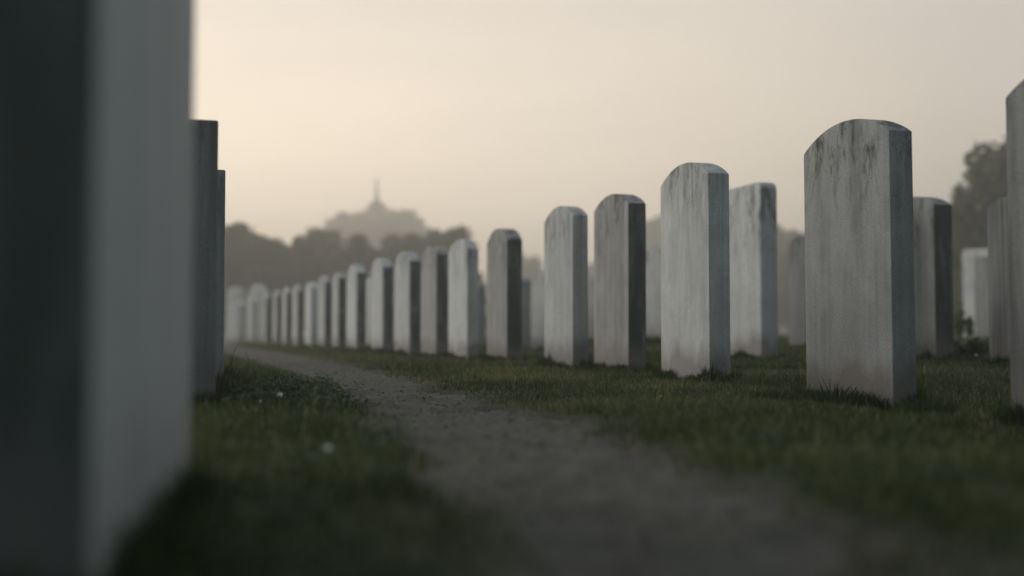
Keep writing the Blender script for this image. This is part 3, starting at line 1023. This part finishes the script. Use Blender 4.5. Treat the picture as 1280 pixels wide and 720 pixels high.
daisy('white flower on the weedy verge right of the left hand stones', 350, 494, 4.0, .011)
daisy('small white bud left of the white flower on the weedy verge', 326, 503, 3.85, .005)
daisy('large blurred white flower on the near left verge beside the path', 410, 560, 2.25, .008)
daisy('tiny white flower in the bramble between the dark headstones', 1220, 444, 8.6, .012)


def dry_leaf(label, px, py, size, rz, seed):
    r = random.Random(seed)
    x, y = on_ground(px, py, .035)
    z = float(ground_h(np.array(x), np.array(y))) + .03
    bm = bmesh.new()
    rows = []
    for i in range(7):
        f = i / 6
        w_ = size * .42 * math.sin(math.pi * (.06 + .9 * f)) ** .8
        rows.append([bm.verts.new((size * (2 * f - 1), sgn * w_, size * (.35 * f * f + .25 * abs(sgn)))) for sgn in (-1, 0, 1)])
    for a_, b_ in zip(rows, rows[1:]):
        for k in range(2):
            bm.faces.new((a_[k], a_[k + 1], b_[k + 1], b_[k]))
    me = bpy.data.meshes.new('dry_leaf'); bm.to_mesh(me); bm.free()
    o = link('dry_leaf', me, M_DRY, None, (x, y, z))
    o.rotation_euler = (R(35), R(r.uniform(-25, 25)), rz)
    return tag(o, label, 'leaf', 'dry leaves on the lawn')


M_DRY, t, b = principled('dry_leaf_tissue', .8, .2)
b.inputs['Base Color'].default_value = (.30, .30, .20, 1)
dry_leaf('pale dry leaf on the lawn in front of the pale clean headstone', 824, 491, .014, .5, 1)
dry_leaf('tiny pale leaf on the lawn a little right of the larger pale leaf', 859, 497, .008, 2.1, 2)

# ------------------------------------------------------------------ gravel
def pebbles(n, seed):
    r = np.random.default_rng(seed)
    ph = (1 + 5 ** .5) / 2
    ico = np.array([(-1, ph, 0), (1, ph, 0), (-1, -ph, 0), (1, -ph, 0), (0, -1, ph), (0, 1, ph), (0, -1, -ph), (0, 1, -ph), (ph, 0, -1), (ph, 0, 1), (-ph, 0, -1), (-ph, 0, 1)]) / 1.9
    fc = np.array([(0, 11, 5), (0, 5, 1), (0, 1, 7), (0, 7, 10), (0, 10, 11), (1, 5, 9), (5, 11, 4), (11, 10, 2), (10, 7, 6), (7, 1, 8), (3, 9, 4), (3, 4, 2), (3, 2, 6), (3, 6, 8), (3, 8, 9), (4, 9, 5), (2, 4, 11), (6, 2, 10), (8, 6, 7), (9, 8, 1)])
    y = .9 + 9.5 * r.uniform(0, 1, n) ** 1.1
    a, b_ = path_edges(y)
    x = a + (b_ - a) * r.uniform(-.03, 1.03, n)
    s = .0014 + .0052 * r.uniform(0, 1, n) ** 5
    z = path_h(x, y) + s * .15
    sc = np.stack([s * r.uniform(.8, 1.5, n), s * r.uniform(.8, 1.5, n), s * r.uniform(.5, .9, n)], 1)
    V = ico[None] * r.uniform(.75, 1.2, (n, 12, 1)) * sc[:, None, :]
    V = V + np.stack([x, y, z], 1)[:, None, :]
    fl = ((np.arange(n) * 12)[:, None, None] + fc[None]).ravel()
    return np_mesh('gravel', V.reshape(-1, 3), fl, np.full(n * 20, 3), False, np.repeat(r.uniform(0, 1, n) ** 1.6, 12))


gv = link('gravel', pebbles(9000, 4), M_PEB)
tag(gv, 'fine loose gravel strewn over the earth path', 'gravel', kind='stuff')

# ------------------------------------------------------------------ haze: the morning air
bm = bmesh.new()
bmesh.ops.create_cube(bm, size=1.0)
me = bpy.data.meshes.new('haze'); bm.to_mesh(me); bm.free()
hz = link('haze', me)
hz.scale = (700, 480, 32)
hz.location = (0, 160, -2.2 + 16)
tag(hz, 'pale morning haze', 'haze', kind='stuff')
m = bpy.data.materials.new('haze_air'); m.use_nodes = True
t = m.node_tree; t.nodes.clear()
pv = N(t, 'ShaderNodeVolumePrincipled')
pv.inputs['Color'].default_value = (1.0, .985, .93, 1)
pv.inputs['Density'].default_value = 0.0066
pv.inputs['Anisotropy'].default_value = 0.74
o_ = N(t, 'ShaderNodeOutputMaterial')
t.links.new(pv.outputs[0], o_.inputs['Volume'])
me.materials.append(m)
